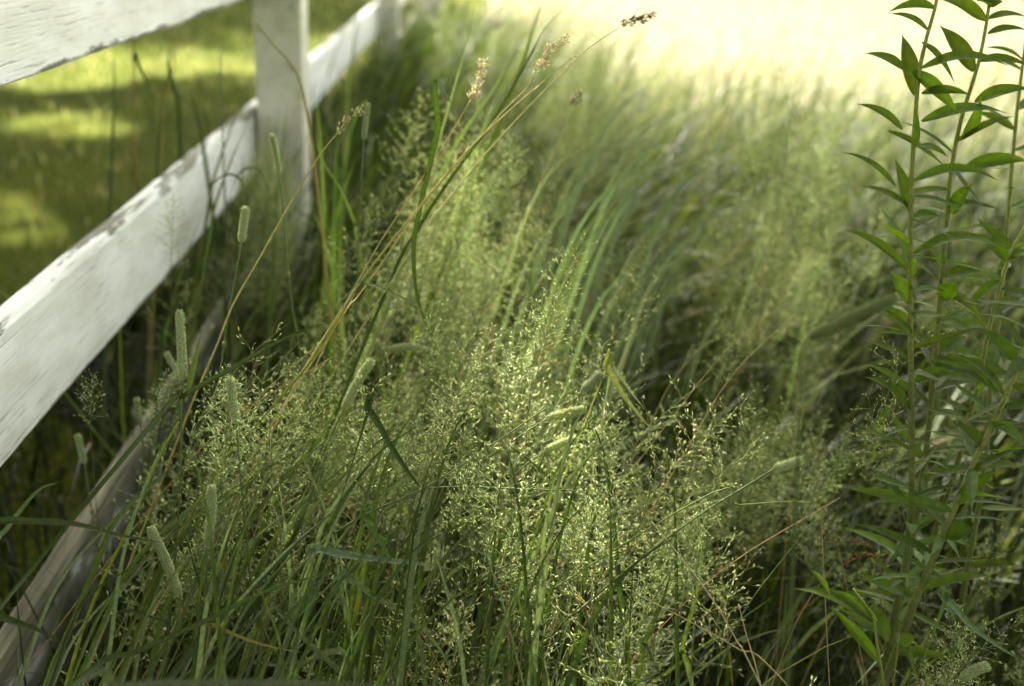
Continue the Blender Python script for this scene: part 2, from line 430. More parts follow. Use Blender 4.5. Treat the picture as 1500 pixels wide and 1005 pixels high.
# ------------------------------------------------------------------ trees that shade the place (out of frame; some added only to block sky light)
M_bark = bark_mat()
def tree(root, crown_c, rad, nleaf, leaf, label, seed, holes=()):
    r_ = np.random.default_rng(seed); T = empty('shade_tree', root); root = np.array(root, float)
    mb = MB(); cc = np.array(crown_c, float); rad = np.array(rad, float)
    top = cc - root + np.array([0, 0, rad[2] * 0.3])
    tube(mb, smooth_path([(0, 0, 0), top * [.1, .1, .3], top * [.6, .6, .65], top], 12), 0.24, 0.05, (.1, .1, .1), sides=10)
    for k in range(16):
        d = unit(r_.normal(size=3) * [1, 1, .6]); e = (cc - root) + d * rad * r_.uniform(.6, .95); s = top * r_.uniform(.45, .95)
        tube(mb, smooth_path([s, (s + e) / 2 + [0, 0, .3], e], 7), 0.06, 0.012, (.1, .1, .1), sides=5)
    mb.build('trunk', M_bark, T)
    nc = 90; cl = unit(1) * 0
    d = r_.normal(size=(nc, 3)); d /= np.linalg.norm(d, axis=1)[:, None]
    cl = d * (r_.uniform(0.0, 1, (nc, 1)) ** 0.45) * rad * 0.92
    k = r_.integers(0, nc, nleaf)
    p = (cc - root) + cl[k] + r_.normal(size=(nleaf, 3)) * rad * 0.13
    if len(holes):
        for (hx, hy, hr) in holes:            # gaps in the crown, given by the ground spot the sun reaches through them
            tt = (p[:, 2] + root[2]) / SUN[2]
            gx = p[:, 0] + root[0] - SUN[0] * tt; gy = p[:, 1] + root[1] - SUN[1] * tt
            p = p[((gx - hx) ** 2 / 1.0 + (gy - hy) ** 2 * 1.0) > hr * hr]
    nleaf = len(p)
    a = r_.normal(size=(nleaf, 3)); a /= np.linalg.norm(a, axis=1)[:, None]
    b = np.cross(a, r_.normal(size=(nleaf, 3))); b /= np.linalg.norm(b, axis=1)[:, None]
    V = np.stack([p - a * leaf, p + b * leaf * .55, p + a * leaf, p - b * leaf * .55], 1).reshape(-1, 3)
    Fq = np.arange(nleaf * 4).reshape(-1, 4)
    me = bpy.data.meshes.new('crown'); me.from_pydata(V.tolist(), [], Fq.tolist())
    at = me.color_attributes.new('col', 'FLOAT_COLOR', 'POINT')
    c4 = np.ones((nleaf, 4, 4), np.float32); c4[:, :, :3] = pick_cols(nleaf, [(.05, .09, .02), (.08, .12, .03)], [1, 1])[:, None, :]
    at.data.foreach_set('color', c4.ravel()); me.materials.append(M_tree)
    o = bpy.data.objects.new('crown', me); col.objects.link(o); o.parent = T
    tag(T, label, 'tree', 'trees shading the meadow edge')
    return T
def crown_at(gx, gy, t): return (gx + SUN[0] * t, gy + SUN[1] * t, SUN[2] * t)
def on_ground(px, py):
    d = P(px, py, 1.0) - CAM; return CAM + d * (-CAM[2] / d[2])
hl = [on_ground(105, 182)[:2].tolist() + [.36], on_ground(60, 335)[:2].tolist() + [.2], on_ground(-10, 300)[:2].tolist() + [.2], on_ground(215, 92)[:2].tolist() + [.6], on_ground(60, 112)[:2].tolist() + [.6], on_ground(310, 62)[:2].tolist() + [.35]]
print('patches', hl)
def sun_gap(px, py, D, rad):
    p = P(px, py, D); t = p[2] / SUN[2]; return [p[0] - SUN[0] * t, p[1] - SUN[1] * t, rad]
fg = [sun_gap(850, 740, .93, .17), sun_gap(790, 560, .98, .10), sun_gap(480, 600, .98, .10), sun_gap(650, 350, 1.4, .22), sun_gap(1160, 320, 1.8, .22)]
hl += fg
c1 = crown_at(-2.3, 3.0, 9)
tree((-7.6, 10.5, 0), c1, (2.7, 3.1, 1.5), 44000, 0.095, 'dense shade tree behind the lawn, its crown shading the grass beyond the fence', 3, holes=hl)
tree((-6.5, 3.2, 0), (-4.6, 3.6, 4.2), (3.4, 4.4, 1.4), 38000, 0.095, 'unseen dense tree, added left of the fence to block sky light on the lawn', 4)  # added crown, keeps sky light off the lawn
tree((-8.6, 5.0, 0), (-7.6, 5.5, 2.9), (2.4, 5.0, 2.6), 22000, 0.1, 'unseen low bushy tree far left, added to close off the sky light', 11)  # added to shut out sky light from the left
c3 = crown_at(-3.2, 11.2, 9)
tree((-13.0, 17.5, 0), c3, (3.3, 2.9, 1.5), 26000, 0.1, 'tree whose crown shades the far part of the fenced lawn', 12)
c2 = crown_at(1.0, 0.5, 14)
tree((-8.0, 13.0, 0), c2, (3.2, 2.4, 1.3), 9500, 0.06, 'tall spreading tree whose thinner crown dapples the meadow', 5, holes=fg)
tree((3.0, -3.6, 0), (0.6, 0.2, 4.4), (2.5, 2.3, 1.1), 16000, 0.08, 'unseen low-branched tree, added overhead to cut sky light from above', 8)  # added overhead to reduce sky light on the grass
tree((1.5, -4.6, 0), (0.6, -3.6, 2.9), (4.2, 1.8, 2.3), 24000, 0.09, 'unseen broad dark tree behind the camera, added to dim light from behind', 6)  # added to dim the sides that face the camera

# ------------------------------------------------------------------ lawn blades (stuff)
def lawn():
    n = 170000
    y = 0.3 + rng.random(n) ** 1.2 * 26; x = rng.uniform(-7, 14, n)
    keep = (x < -0.62) & (y > 1.0) & (x > -1.0 - y * 0.6) | ((y > 4.3) & (x > -0.5)) & (x < 1.5 + y * 0.55)
    x, y = x[keep], y[keep]; n = len(x)
    root = np.stack([x, y, np.zeros(n)], 1)
    L = rng.uniform(0.03, 0.075, n); wd = rng.uniform(0.003, 0.006, n) * (1 + y * 0.12)
    bend = np.stack([rng.uniform(0, .4, n), rng.uniform(.5, 1.4, n)], 1)
    c = pick_cols(n, [(.030, .052, .005), (.06, .085, .012), (.28, .29, .14)], [4, 4, 1.5])
    in_glare = (x > 0.1) & (y > 4.6); c[in_glare] = c[in_glare] * .3 + np.array([.22, .20, .13], np.float32)  # lawn blades paled to carry the sun's glare
    az_, fc_ = rng.uniform(0, 6.28, n), rng.uniform(0, 3, n)
    o = blades('field_grass', root[in_glare], L[in_glare], wd[in_glare], az_[in_glare], bend[in_glare], c[in_glare], M_glare, seg=2, facing=fc_[in_glare], flat=True)
    tag(o, 'short lawn grass beyond the meadow, its colour paled by painted sun glare', 'grass', kind='stuff')
    k_ = ~in_glare; root, L, wd, az_, bend, c, fc_ = root[k_], L[k_], wd[k_], az_[k_], bend[k_], c[k_], fc_[k_]
    o = blades('lawn', root, L, wd, az_, bend, c, M_lawn, seg=2, facing=fc_, flat=True)
    tag(o, 'short mown lawn in dappled sun beyond the fence and tall grass', 'lawn', kind='stuff')
lawn()

# ------------------------------------------------------------------ colours
G_DK = (0.030, 0.05, 0.006); G_MD = (0.062, 0.092, 0.012); G_SHEEN = (0.11, 0.14, 0.065); G_YL = (0.20, 0.22, 0.02)  # the blue-grey green includes the sky's sheen on the blades
STRAW = (0.42, 0.37, 0.14); PALE = (0.62, 0.68, 0.33); TIM = (0.48, 0.54, 0.30)

# ------------------------------------------------------------------ panicle (bentgrass / meadow grass)
def panicle_mesh(seed, H=0.13, Wd=0.034, dens=1.0):
    random.seed(seed)
    mb = MB(); c0 = vary([PALE, (.46, .54, .20), (.58, .56, .30), PALE, (.40, .50, .22), (.60, .60, .36)][seed % 6], .06); st = (0.16, 0.19, 0.07)
    # axis from z=-H to 0 (tip)
    curve = random.uniform(-.15, .45)
    def ax(s): return np.array([curve * s * s * H, 0.1 * curve * H * s, -H + H * s])
    tube(mb, [ax(s) for s in np.linspace(0, 1, 6)], 0.00045, 0.0002, st, sides=3, cap=False)
    nodes = 10
    for k in range(nodes):
        s = 0.02 + 0.93 * k / nodes; base = ax(s)
        nb = random.choice([3, 4, 4, 5]) if s < .7 else 3
        ph = random.uniform(0, 6.28)
        for j in range(max(1, int(nb * dens))):
            a = ph + j * 6.28 / nb + random.uniform(-.5, .5)
            Lb = Wd * (1.25 - s) * random.uniform(.55, 1.15) * (0.7 if s < .08 else 1)
            el = random.uniform(.35, .9)
            d = np.array([math.cos(a) * math.cos(el), math.sin(a) * math.cos(el), math.sin(el)])
            mid = base + d * Lb * .5 + [0, 0, .001]; e = base + d * Lb + [0, 0, -.08 * Lb]
            tube(mb, [base, mid, e], 0.00032, 0.0002, (.27, .32, .13), sides=3, cap=False)
            ns = max(2, int(Lb / 0.0055))
            for q in range(ns):
                f = 0.3 + 0.7 * (q + random.random()) / ns
                p = base + (e - base) * f
                sd = unit(d + np.array([random.gauss(0, .5), random.gauss(0, .5), random.gauss(.15, .5)]))
                if random.random() < .6:
                    p2 = p + sd * random.uniform(.0015, .006)
                    tube(mb, [p, p2], 0.0002, 0.00015, (.27, .32, .13), sides=3, cap=False); p = p2
                q_ = random.uniform(.55, 1.4); cc = tuple(x * q_ for x in c0)
                if random.random() < .05: cc = vary((.48, .42, .26), .08)
                spikelet(mb, p, sd, random.uniform(.0034, .0058), random.uniform(.0006, .0009), cc)
    return mb.mesh('seed_head', M_seed)
PAN = [panicle_mesh(100 + k, H=[.13, .11, .15, .12, .14, .10][k], Wd=[.036, .03, .04, .045, .03, .034][k]) for k in range(6)]
PANL = [panicle_mesh(200 + k, H=.14, Wd=.045, dens=.6) for k in range(2)]   # looser

# ------------------------------------------------------------------ meadow stuff: seed heads instanced on points, with stalks
def instance_object(name, meshes, pts, rot, scl, idx, extra=None):
    me = bpy.data.meshes.new(name); me.vertices.add(len(pts))
    me.vertices.foreach_set('co', np.asarray(pts, np.float32).ravel())
    a = me.attributes.new('irot', 'FLOAT_VECTOR', 'POINT'); a.data.foreach_set('vector', np.asarray(rot, np.float32).ravel())
    a = me.attributes.new('iscl', 'FLOAT', 'POINT'); a.data.foreach_set('value', np.asarray(scl, np.float32))
    a = me.attributes.new('iidx', 'INT', 'POINT'); a.data.foreach_set('value', np.asarray(idx, np.int32))
    o = bpy.data.objects.new(name, me); col.objects.link(o)
    g = bpy.data.node_groups.new(name, 'GeometryNodeTree')
    g.interface.new_socket('Geometry', in_out='INPUT', socket_type='NodeSocketGeometry')
    g.interface.new_socket('Geometry', in_out='OUTPUT', socket_type='NodeSocketGeometry')
    gi = g.nodes.new('NodeGroupInput'); go = g.nodes.new('NodeGroupOutput')
    ip = g.nodes.new('GeometryNodeInstanceOnPoints'); jn = g.nodes.new('GeometryNodeJoinGeometry')
    for ob in meshes:
        oi = g.nodes.new('GeometryNodeObjectInfo'); oi.inputs['Object'].default_value = ob
        oi.inputs['As Instance'].default_value = True; oi.transform_space = 'ORIGINAL'
        g.links.new(oi.outputs['Geometry'], jn.inputs[0])
    def att(nm, dt):
        n = g.nodes.new('GeometryNodeInputNamedAttribute'); n.data_type = dt; n.inputs['Name'].default_value = nm
        return n.outputs['Attribute']
    g.links.new(gi.outputs[0], ip.inputs['Points']); g.links.new(jn.outputs[0], ip.inputs['Instance'])
    ip.inputs['Pick Instance'].default_value = True
    g.links.new(att('iidx', 'INT'), ip.inputs['Instance Index'])
    g.links.new(att('irot', 'FLOAT_VECTOR'), ip.inputs['Rotation'])
    g.links.new(att('iscl', 'FLOAT'), ip.inputs['Scale'])
    g.links.new(ip.outputs[0], go.inputs[0])
    mod = o.modifiers.new('seed_heads', 'NODES'); mod.node_group = g
    return o

def dens(px, py):
    """how thick the seed heads stand where the photo shows them"""
    def e(cx, cy, rx, ry, a): return a * math.exp(-(((px - cx) / rx) ** 2 + ((py - cy) / ry) ** 2))
    d = 0.05 + e(830, 760, 190, 150, 1.0) + e(700, 560, 210, 110, .8) + e(440, 610, 120, 80, .35) + e(680, 370, 110, 120, .8) \
        + e(880, 430, 130, 130, .45) + e(1160, 350, 90, 170, .6) + e(860, 130, 110, 80, .9) + e(1180, 620, 120, 60, .35) + e(1400, 850, 120, 90, .6) + e(600, 900, 200, 90, .12)
    d *= 1 - 0.9 * math.exp(-(((px - 1190) / 130) ** 2 + ((py - 900) / 120) ** 2))
    d *= 1 - 0.85 * math.exp(-(((px - 330) / 110) ** 2 + ((py - 420) / 90) ** 2))
    d *= 1 - 0.8 * math.exp(-(((px - 130) / 130) ** 2 + ((py - 900) / 120) ** 2))
    d *= 1 - 0.7 * math.exp(-(((px - 1100) / 110) ** 2 + ((py - 530) / 60) ** 2))
    return min(1, d)

def in_meadow(x, y):
    lim = 3.2 if y < 3 else 3.2 - (y - 3) * 1.0
    if y > 4.3: lim = 0.6 - (y - 4.3) * .12
    if 2.8 < y < 6.4 and lim <= x < 3.6 and random.random() < .34 * (1 - abs(y - 4.2) / 2.4): return True
    return -0.60 < x < lim and y < 10

heads = []      # tip, lean azimuth, lean, scale, idx
tries = 0
while len(heads) < 600 and tries < 200000:
    tries += 1
    y = 0.45 + random.random() ** 1.1 * 4.4; x = random.uniform(-0.45, 0.35 + y * 0.62)
    if not in_meadow(x, y): continue
    zmax = min(0.72, 0.36 + 0.26 * y) if y < 1.2 else 0.68
    z = random.uniform(0.30, 1) ** .8 * zmax
    px, py, D = project((x, y, z))
    if D < 0.78 or not (-60 < px < 1560 and -100 < py < 1120): continue
    if random.random() > dens(px, py): continue
    heads.append((x, y, z, D))
for (cx, cy, sx, sy, d0, d1, n) in [(1160, 330, 45, 110, 1.5, 2.1, 80), (865, 150, 50, 70, 2.0, 2.9, 100), (690, 320, 55, 85, 1.2, 1.6, 90),
                                     (392, 270, 16, 55, 1.6, 1.9, 60), (1010, 620, 60, 50, 1.0, 1.3, 14), (700, 520, 110, 60, 1.0, 1.25, 30), (1180, 640, 90, 40, 1.1, 1.4, 30), (380, 620, 90, 60, .95, 1.2, 25), (300, 760, 50, 60, .92, 1.05, 14), (1120, 130, 110, 30, 3.4, 5.0, 90), (900, 110, 50, 40, 3.0, 4.5, 70)]:
    for _ in range(n):
        D = random.uniform(d0, d1); p = P(random.gauss(cx, sx), random.gauss(cy, sy), D)
        if p[2] > .2 and p[0] > -.42: heads.append((*p, D))
az = np.array([random.gauss(0.5, 1.0) for _ in heads]); ln = np.array([abs(random.gauss(.25, .2)) for _ in heads])
H = np.array(heads)
rot = np.stack([np.zeros(len(H)), ln, az], 1)       # tilt about y then turn about z
scl = np.array([random.uniform(.6, 1.4) for _ in heads]); idx = np.array([random.choices(range(8), [3, 3, 3, 3, 3, 3, 2, 2])[0] for _ in heads])
print('seed heads', len(H), 'tries', tries)
protos = []
for k, me in enumerate(PAN + PANL):
    protos.append(bpy.data.objects.new('seed_head', me))

HERO = {}

def stalks(name, H, ln, az, scl):
    mb_v = []; mb_f = []; mb_c = []
    for (x, y, z, D), l, a, s in zip(H, ln, az, scl):
        d = np.array([math.sin(l) * math.cos(a), math.sin(l) * math.sin(a), math.cos(l)])
        tip = np.array([x, y, z]); b = tip - d * .12 * s
        root = np.array([b[0] - d[0] * b[2] * .6, b[1] - d[1] * b[2] * .6, 0])
        path = smooth_path([root, (root + b) / 2 - d * [.06, .06, 0] * b[2] * .3, b], 7)
        mb_v.append(path)
    return mb_v

mbs = MB()
for pth in stalks('s', H, ln, az, scl):
    tube(mbs, pth, 0.0009, 0.0005, vary(random.choice([G_DK, (0.07, 0.09, 0.02), (0.12, 0.13, 0.04)])), sides=3, cap=False)
o = mbs.build('grass_stalks', M_stem)
tag(o, 'thin green stalks carrying the massed grass seed heads of the meadow', 'grass', kind='stuff')
o = instance_object('seed_head_mass', protos, H[:, :3], rot, scl, idx)
tag(o, 'massed feathery pale green grass seed heads filling the meadow strip', 'grass', kind='stuff')

# ------------------------------------------------------------------ meadow blades (stuff)
def meadow():
    n = 30000
    y = 0.15 + rng.random(n) ** 0.9 * 6.5; x = rng.uniform(-0.62, 3.6, n)
    keep = np.array([in_meadow(a, b) and a < .9 + b * .62 for a, b in zip(x, y)]); x, y = x[keep], y[keep]
    cn = np.sin(x * 9.1 + 2.3 * np.sin(y * 5.3)) * np.sin(y * 7.7 + 1.9 * np.sin(x * 6.1)) + .5 * np.sin(x * 23 + y * 17)
    keep = rng.random(len(x)) < np.clip(.62 + .55 * cn, .12, 1); x, y, cn = x[keep], y[keep], cn[keep]
    x += 0.03 * np.sin(x * 60 + y * 13); y += 0.03 * np.cos(y * 55 + x * 9); n = len(x)
    root = np.stack([x, y, np.zeros(n)], 1)
    L = rng.uniform(.25, .62, n) * np.clip(.55 + y * .32, .55, 1.25)
    L *= np.where(x < -0.05 + .1 * y, 1.12, 1) * (1 + .12 * cn)
    wd = rng.uniform(.0025, .0085, n)
    az = rng.normal(0.15, .9, n)
    b = np.stack([rng.uniform(.05, .75, n), rng.uniform(.5, 2.4, n) ** 1.0], 1)
    c = pick_cols(n, [(.014, .024, .002), (.036, .056, .005), (.11, .15, .07), (.13, .16, .015), (.2, .17, .07), (.20, .25, .11)], [8, 4, 3, 1.2, .5, 1.3])  # darkest tones hold shade between blades, pale grey-greens the sky highlights
    o = blades('meadow_grass', root, L, wd, az, b, c, M_mass, seg=8, facing=rng.normal(0, .6, n))
    tag(o, 'tall green meadow grass blades crowding the strip along the fence', 'grass', kind='stuff')
    # growth right against the foot of the fence
    n = 5200
    y = rng.uniform(.5, 6, n); x = -0.46 + rng.random(n) ** 1.5 * .2
    root = np.stack([x, y, np.zeros(n)], 1)
    o = blades('verge_grass', root, rng.uniform(.16, .40, n) * np.clip(1 + (y - 1.75) * 1.2, 1, 1.6), rng.uniform(.003, .007, n), rng.normal(.4, 1.2, n), np.stack([rng.uniform(0, .35, n), rng.uniform(.3, 1.8, n)], 1),
               pick_cols(n, [G_DK, G_MD, G_SHEEN, (.02, .03, .004)], [4, 3, 1, 3]), M_mass, seg=6, facing=rng.normal(0, .6, n))
    tag(o, 'dark grass growing up against the lowest fence rail', 'grass', kind='stuff')
    # thatch of low growth, coloured dark to hold the shade deep in the grass
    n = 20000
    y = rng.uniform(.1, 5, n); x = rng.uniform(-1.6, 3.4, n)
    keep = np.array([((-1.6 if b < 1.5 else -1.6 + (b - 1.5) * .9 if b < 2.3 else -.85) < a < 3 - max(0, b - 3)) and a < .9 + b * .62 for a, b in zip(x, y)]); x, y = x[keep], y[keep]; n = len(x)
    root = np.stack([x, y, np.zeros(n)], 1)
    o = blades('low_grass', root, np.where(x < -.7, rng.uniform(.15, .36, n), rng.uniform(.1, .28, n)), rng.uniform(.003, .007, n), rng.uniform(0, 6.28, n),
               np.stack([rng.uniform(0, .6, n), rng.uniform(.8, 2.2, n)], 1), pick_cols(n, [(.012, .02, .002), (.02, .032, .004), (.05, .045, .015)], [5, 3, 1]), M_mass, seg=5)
    tag(o, 'low grass at the foot of meadow and fence, coloured dark for shade', 'grass', kind='stuff')
meadow()

# ------------------------------------------------------------------ hero plants traced where they stand
def trace(pts):
    """[(px,py,D),...] tip first or last -> world points, top to bottom; ends on the ground"""
    return [P(*p) for p in pts]

def to_ground(w3, spread=0.35):
    """extend a path (top ... bottom) down to the ground"""
    b = w3[-1]; a = w3[-2]; d = unit(b - a); d[2] = min(d[2], -0.9); d = unit(d)
    g = b + d * (b[2] / -d[2]); g[2] = 0
    return w3 + [(b + g) / 2 + (unit(b - a) * 0.02), g]

def grown(pts):
    w3 = trace(pts); return to_ground(w3)

FH = {}
def timothy(head, stem, label, D=.9, Dh=None, r=0.0042, c=TIM, sc_col=G_MD, leaf=None, kind='timothy_plant', group='timothy grass heads among the meadow'):
    """head: [(px,py) top, ..., (px,py) bottom]; stem: further (px,py[,D]) downwards"""
    f = lambda q: (q[0], q[1], q[2] if len(q) > 2 else D)
    hp = [P(*f(q)) for q in head]; sp = [P(*f(q)) for q in stem]
    full = to_ground([hp[-1]] + sp if sp else hp)
    if not sp: full = full[1:]
    root = full[-1].copy(); T = empty(kind, root)
    mb = MB(); path = smooth_path(full, 26)[::-1]
    tube(mb, path, 0.0012, 0.0008, vary(sc_col, .1), vary((.13, .17, .06), .1), sides=6)
    for s in (0.35, 0.62):
        q = path[int(s * 25)]; tube(mb, [q - [0, 0, .003], q, q + [0, 0, .003]], 0.0018, 0.0018, (.2, .2, .05), sides=6)
    mb.build('stem', M_stem, T, root)
    mb = MB(); hpth = smooth_path(hp, 30)[::-1]; Lh = np.sum(np.linalg.norm(np.diff(hpth, axis=0), axis=1))
    prof = [r * 0.8 * min(1, .35 + 6 * s, .25 + 9 * (1 - s)) for s in np.linspace(0, 1, 30)]
    tube(mb, hpth, prof, None, tuple(np.array(c) * .7), sides=10)
    rows = int(Lh / 0.0011); t = np.gradient(hpth, axis=0)
    for i in range(rows):
        s = (i + .5) / rows; k = s * 29; i0 = int(k); p = hpth[i0] * (1 - k + i0) + hpth[min(29, i0 + 1)] * (k - i0)
        d = unit(t[i0]); a = unit(np.cross(d, [.31, -.87, .38])); b = np.cross(d, a)
        rr = r * min(1, .4 + 6 * s, .3 + 9 * (1 - s))
        for j in range(11):
            g = 2.4 * i + j * 0.571 + random.uniform(-.1, .1); o_ = a * math.cos(g) + b * math.sin(g)
            spikelet(mb, p + o_ * rr * .7, unit(o_ * 1.0 + d * 1.1), random.uniform(.002, .0034), .00045, vary(c, .28))
    mb.build('seed_head', M_seed, T, root)
    if leaf:
        mb = MB(); ribbon(mb, smooth_path([P(*f(q)) for q in leaf], 14), 0.006, (0.1, -.6, .8), vary(G_MD), fold=.3)
        mb.build('leaf', M_blade, T, root)
    return tag(T, label, 'grass', group)

timothy([(263, 455), (266, 510), (268, 558)], [(266, 600), (265, 680), (262, 740), (258, 800), (252, 870)],
        'tall timothy seed head standing highest in the left foreground beside the middle rail', .92, r=.0042, leaf=[(271, 590), (283, 540), (294, 490)])
timothy([(337, 553), (340, 585), (347, 622)], [(352, 700), (362, 790), (370, 880), (390, 930), (422, 990)],
        'timothy seed head on long bent stem, right of the tallest left one', .90)
timothy([(310, 712), (309, 755), (304, 805)], [(302, 840), (299, 880), (296, 935)],
        'upright timothy seed head low down, between two leaning stems at the lower left', .88, leaf=[(297, 860), (322, 835), (338, 800)])
timothy([(220, 773), (240, 815), (264, 875)], [(262, 900), (250, 940), (240, 980)],
        'leaning timothy seed head tilting left near the worn bottom rail', .88)
timothy([(360, 303), (357, 328), (353, 356)], [(346, 400), (333, 470), (320, 560), (305, 640)],
        'small timothy seed head just below the middle rail end, against dark', 1.05)
timothy([(398, 197), (404, 225), (409, 258)], [(413, 290), (420, 370), (428, 450), (440, 520)],
        'slim pale timothy head in front of the foot of the nearest post', 1.1, r=.0028)
timothy([(539, 152), (536, 175), (533, 205)], [(530, 250), (527, 320), (523, 400)],
        'slim green timothy head on upright stem right of the nearest post', 1.15, r=.0028)
timothy([(1175, 674), (1155, 680), (1133, 687)], [(1100, 708), (1050, 738), (1000, 772), (930, 825), (850, 893), (800, 940)],
        'timothy head lying sideways on long diagonal stem right of centre', .88, r=.0042)
timothy([(858, 599), (830, 605), (800, 614)], [(760, 640), (690, 690), (620, 760)],
        'timothy head lying nearly flat over pale seed heads near centre', .96, r=.0042)
timothy([(845, 643), (822, 650), (797, 662)], [(760, 690), (700, 760), (650, 850)],
        'short timothy head lying flat just below another at centre', .98, r=.0042)
timothy([(881, 547), (868, 559), (852, 574)], [(830, 600), (800, 660), (770, 740)],
        'stubby pale timothy head leaning right above centre tangle', 1.0, r=.0045, c=(.36, .40, .25))
timothy([(545, 527), (525, 558), (503, 600)], [(480, 650), (450, 720), (420, 800)],
        'fuzzy timothy head leaning right over fine seed heads left of centre', .98, r=.0048)
timothy([(634, 516), (600, 508), (562, 513)], [(520, 560), (480, 640)],
        'blurred timothy head lying level behind fine seed heads', 1.15, r=.0045)
timothy([(532, 668), (512, 700), (488, 738)], [(470, 770), (440, 830), (410, 900)],
        'soft timothy head leaning right in the thick of lower left grass', .98, r=.0045)
timothy([(318, 670), (322, 685), (325, 700)], [(322, 740), (315, 800)],
        'short fluffy timothy head peeking between stems at lower left', 1.0, r=.0045)
timothy([(113, 637), (118, 655), (124, 680)], [(130, 720), (140, 790)],
        'small blurred timothy head in the dark gap under the middle rail', 1.2, r=.004)
timothy([(200, 583), (202, 602), (206, 622)], [(210, 660), (215, 740)],
        'faint small timothy head just beside the bottom rail top', 1.15, r=.0035)
timothy([(244, 517), (252, 532), (262, 548)], [(275, 590), (290, 650)],
        'blurred timothy head leaning left behind the tall left one', 1.15, r=.0035)
timothy([(1312, 437), (1250, 464), (1185, 497)], [(1176, 515), (1172, 600), (1165, 750)],
        'large out of focus timothy head slanting left of the goldenrod stems', .60, r=.0042, c=(.26, .31, .13))
timothy([(1448, 975), (1428, 982), (1407, 997)], [(1400, 1010), (1380, 1060)],
        'fuzzy timothy head at the bottom right corner among seed heads', .9, r=.005)

def dry_head(stem, head, label, D=1.1, c=(0.66, 0.58, 0.42), sc_=STRAW, r=.0009, n=70, spread=.004, Lsp=.005):
    """straw coloured stem with clumped spikelets at its end (stem listed top to bottom)"""
    f = lambda q: (q[0], q[1], q[2] if len(q) > 2 else D)
    hp = [P(*f(q)) for q in head]; sp = [P(*f(q)) for q in stem]
    full = to_ground([hp[-1]] + sp); root = full[-1].copy(); T = empty('dry_grass_stalk', root)
    mb = MB(); tube(mb, smooth_path(full, 30)[::-1], r, r * .6, vary(sc_, .1), vary(sc_, .1), sides=6)
    hpth = smooth_path(hp, 16)
    tube(mb, hpth[::-1], r * .6, r * .3, sc_, sides=5)
    mb.build('stem', M_stem, T, root)
    mb = MB(); d0 = unit(hpth[0] - hpth[-1])
    cl = np.linspace(.05, .95, max(2, int(len(head) * 1.6)))
    for i in range(n):
        s = min(.999, max(0, random.choice(cl) + random.gauss(0, .05))) * 15; p = hpth[int(s)]
        o_ = np.array([random.gauss(0, 1), random.gauss(0, 1), random.gauss(0, 1)]); o_ = unit(o_)
        spikelet(mb, p + o_ * random.uniform(.2, 1) * spread, unit(d0 + o_ * .7), random.uniform(.7, 1.2) * Lsp, .0009, vary(c, .2))
    mb.build('seed_head', M_seed, T, root)
    return tag(T, label, 'grass', 'straw-coloured dry grass stalks')

dry_head([(470, 225), (430, 290), (385, 370), (342, 445), (318, 505), (290, 570), (262, 640)], [(531, 163), (520, 168), (508, 176), (490, 200)],
         'tan dry stalk with small head arching right in front of nearest post', 1.02, r=.0012, n=40)
dry_head([(760, 150), (700, 205), (640, 272), (580, 345), (530, 410), (490, 470), (455, 525), (420, 590)], [(838, 85), (815, 103), (790, 125)],
         'long golden straw stem ending in a bare tip, leaning right', .98, r=.0011, n=4, c=STRAW)
dry_head([(770, 130), (735, 165), (700, 205), (650, 262), (605, 318), (560, 385), (520, 440), (480, 495)], [(828, 58), (806, 72), (797, 92), (783, 103)],
         'straw stem with four pinkish clumps leaning right beside the bare one', 1.0, n=150, spread=.005)
dry_head([(670, 180), (640, 228), (600, 290), (560, 350), (520, 420), (470, 520), (440, 600)], [(708, 95), (702, 115), (697, 135), (690, 145)],
         'straw stem with upright pinkish head in the upper middle', 1.02, n=150, spread=.005)
dry_head([(900, 45), (860, 72), (800, 130), (720, 215), (650, 300), (600, 370)], [(955, 22), (940, 28), (925, 31), (908, 36)],
         'thin stalk with dark brown head reaching highest into bright background', 1.05, c=(.16, .11, .06), n=130, r=.0009)
dry_head([(838, 160), (820, 200), (790, 270), (760, 350)], [(848, 138), (845, 146), (840, 153)],
         'small round dark seed clump against the bright blurred grass', 1.1, c=(.2, .15, .09), n=50, r=.0007)
dry_head([(1265, 800), (1280, 830), (1290, 880), (1296, 940)], [(1218, 795), (1240, 790), (1260, 793), (1278, 802)],
         'upper rusty drooping panicle in the dark beside goldenrod base', .95, c=(.22, .12, .03), sc_=(.2, .14, .05), n=80, r=.0006, spread=.002, Lsp=.003)
dry_head([(1290, 835), (1296, 880), (1298, 940)], [(1240, 825), (1258, 815), (1275, 812), (1288, 820)],
         'lower rusty drooping panicle in the dark beside goldenrod base', .94, c=(.22, .12, .03), sc_=(.2, .14, .05), n=90, r=.0006, spread=.002, Lsp=.003)
dry_head([(715, 960), (705, 1000)], [(740, 925), (733, 940), (724, 955)],
         'short golden dry head low in the centre foreground', .9, c=(.34, .27, .08), n=50, r=.0007, spread=.002)
dry_head([(862, 905), (868, 940), (880, 1000)], [(850, 878), (856, 890), (860, 900)],
         'golden dry spikelets at the bottom middle under pale seed heads', .9, c=(.34, .25, .06), n=60, r=.0007, spread=.002)

def blade_thing(pts, wd, label, D=.9, c=G_MD, c1=None, fold=.3, nrm=(0.1, -.6, .8), ground=True, name='grass_leaf', twist=0.0, group='single grass blades traced across the meadow', cat='grass blade'):
    f = lambda q: (q[0], q[1], q[2] if len(q) > 2 else D)
    w3 = [P(*f(q)) for q in pts]                    # tip ... base
    full = to_ground(w3) if ground else w3
    root = full[-1].copy(); path = smooth_path(full, 60)[::-1]
    mb = MB(); ribbon(mb, path, wd, nrm, vary(c, .1), vary(c1 or c, .1), fold=fold, twist=twist)
    o = mb.build(name, M_blade, None, root)
    return tag(o, label, cat, group)

